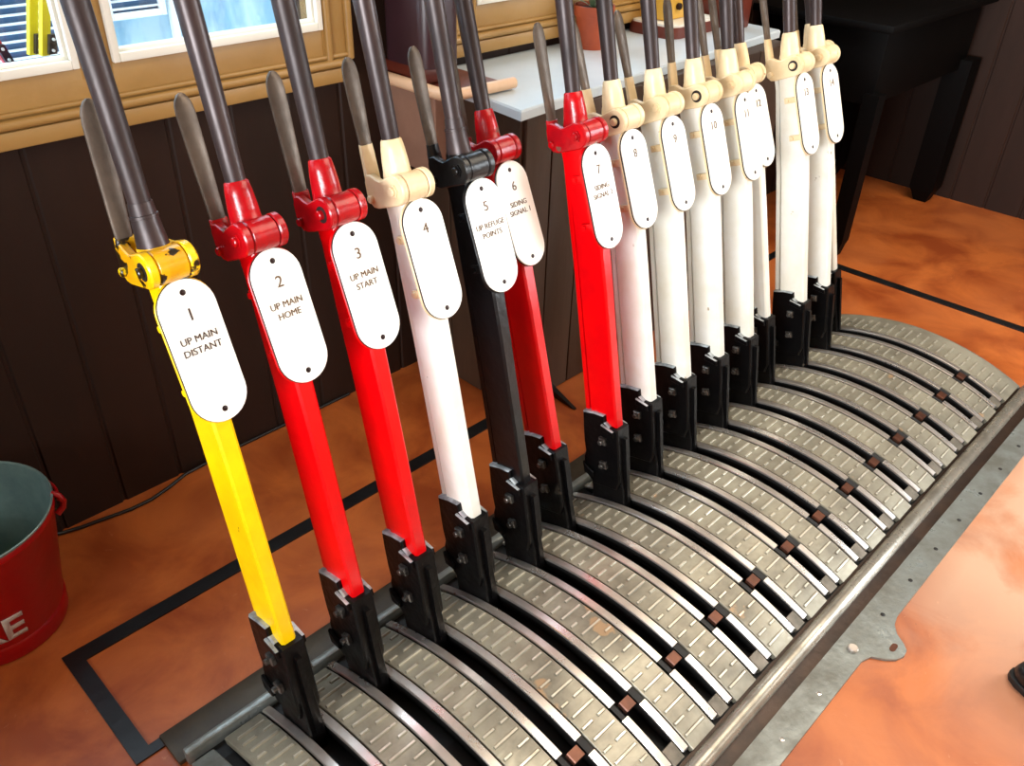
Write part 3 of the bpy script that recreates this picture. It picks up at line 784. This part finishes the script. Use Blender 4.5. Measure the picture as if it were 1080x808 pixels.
# ------------------------------------------------------------------ black table in the corner
bt = empty('black_table', (3.0, .77, 0)); tag(bt, 'plain black table standing in the dark corner on the right', 'table')
mb = MB(); mb.box(2.54, 3.50, .50, 1.02, .806, .832, bev=.004); child(mb, 'table_top', 'blacktable', bt)
mb = MB(); mb.box(2.60, 3.44, .535, 1.0, .56, .806, bev=.003); child(mb, 'apron', 'blacktable', bt)
for (x, y, w) in ((2.612, .535, .028), (3.43, .54, .05), (2.612, .985, .028), (3.43, .975, .045)):
    mb = MB(); mb.loft([[(x-a, y-a, z), (x+a, y-a, z), (x+a, y+a, z), (x-a, y+a, z)] for z, a in ((.001, w*.55), (.04, w*.8), (.06, w), (.60, w))]); child(mb, 'leg', 'blacktable', bt)

# ------------------------------------------------------------------ shoe at the right edge of the frame
sh = empty('leather_shoe', (1.10, -.70, 0)); tag(sh, 'black leather shoe on the floor at the right edge', 'shoe')
def shoe_loop(z, k, hgt=0):
    pts = []
    fwd = Vector((-.12, .99, 0)).normalized(); side = Vector((fwd.y, -fwd.x, 0))
    n = 28; L0 = .145; c = Vector((1.062, -.772, 0))
    for q in range(n):
        t = 2*PI*q/n; u, v = math.cos(t), math.sin(t)
        w = (.048+.006*u) * (1-.12*max(0, -u))
        pts.append(tuple(c+fwd*(L0*k*u*(1 if abs(u) > .0 else 1))+side*(w*k*v)+Vector((0, 0, z+hgt*(1-u)*.5))))
    return pts
mb = MB(); mb.loft([shoe_loop(.001, .99), shoe_loop(.004, 1.02), shoe_loop(.016, 1.02), shoe_loop(.018, 1.0)]); child(mb, 'sole', 'rubber', sh, 40)
mb = MB(); mb.loft([shoe_loop(.018, .97), shoe_loop(.03, .985), shoe_loop(.042, .95, .02), shoe_loop(.052, .82, .03), shoe_loop(.057, .6, .035)]); child(mb, 'upper', 'leather', sh, 60)

# ------------------------------------------------------------------ camera
cam = bpy.data.cameras.new('camera'); co = bpy.data.objects.new('camera', cam); COL.objects.link(co)
co.location = (-.4221, -.6637, 1.3785); co.rotation_euler = Euler((.9822, -.0252, -.7948), 'XYZ')
cam.sensor_fit = 'HORIZONTAL'; cam.sensor_width = 36; cam.lens = 904.4252/1080*36; cam.clip_start = .02
S.camera = co

# ------------------------------------------------------------------ light
def area(name, loc, target, size, energy, color, sy=None):
    l = bpy.data.lights.new(name, 'AREA'); l.energy = energy; l.color = color; l.size = size
    if sy: l.shape = 'RECTANGLE'; l.size_y = sy
    o = bpy.data.objects.new(name, l); COL.objects.link(o); o.location = loc
    o.rotation_euler = (Vector(target)-Vector(loc)).to_track_quat('-Z', 'Y').to_euler(); return o
area('assumed ceiling lamp', (1.95, -.55, 2.55), (1.95, -.55, 0), 2.2, 40, (1, .88, .72), 1.5)  # unseen lamp, assumed overhead from the highlights along the rails
l = area('assumed right doorway light', (3.48, -1.9, 1.15), (1.3, -.5, .2), 1.5, 40, (.88, .95, 1), 1.9); l.data.spread = math.radians(100)  # doorway is assumed and unseen; the right wall has no opening here
l = area('assumed left window light', (-1.8, -.6, 1.2), (1, -.05, .92), 1.4, 21, (.92, .96, 1), .7); l.data.spread = math.radians(75)  # assumed window, none in the left wall; light added inside the room
area('added front fill', (1.6, -2.6, 1.6), (1.6, 0, .6), 1.8, 10, (1, .94, .86), 1.0)  # added fill before the solid front wall, which has no window
w = bpy.data.worlds.new('sky'); S.world = w; w.use_nodes = True
bgn = w.node_tree.nodes['Background']; bgn.inputs[0].default_value = (.72, .86, 1, 1); bgn.inputs[1].default_value = 4.5
S.view_settings.view_transform = 'Standard'; S.view_settings.look = 'None'; S.view_settings.gamma = 1
S.view_settings.use_curve_mapping = False
S.view_settings.exposure = 0.5
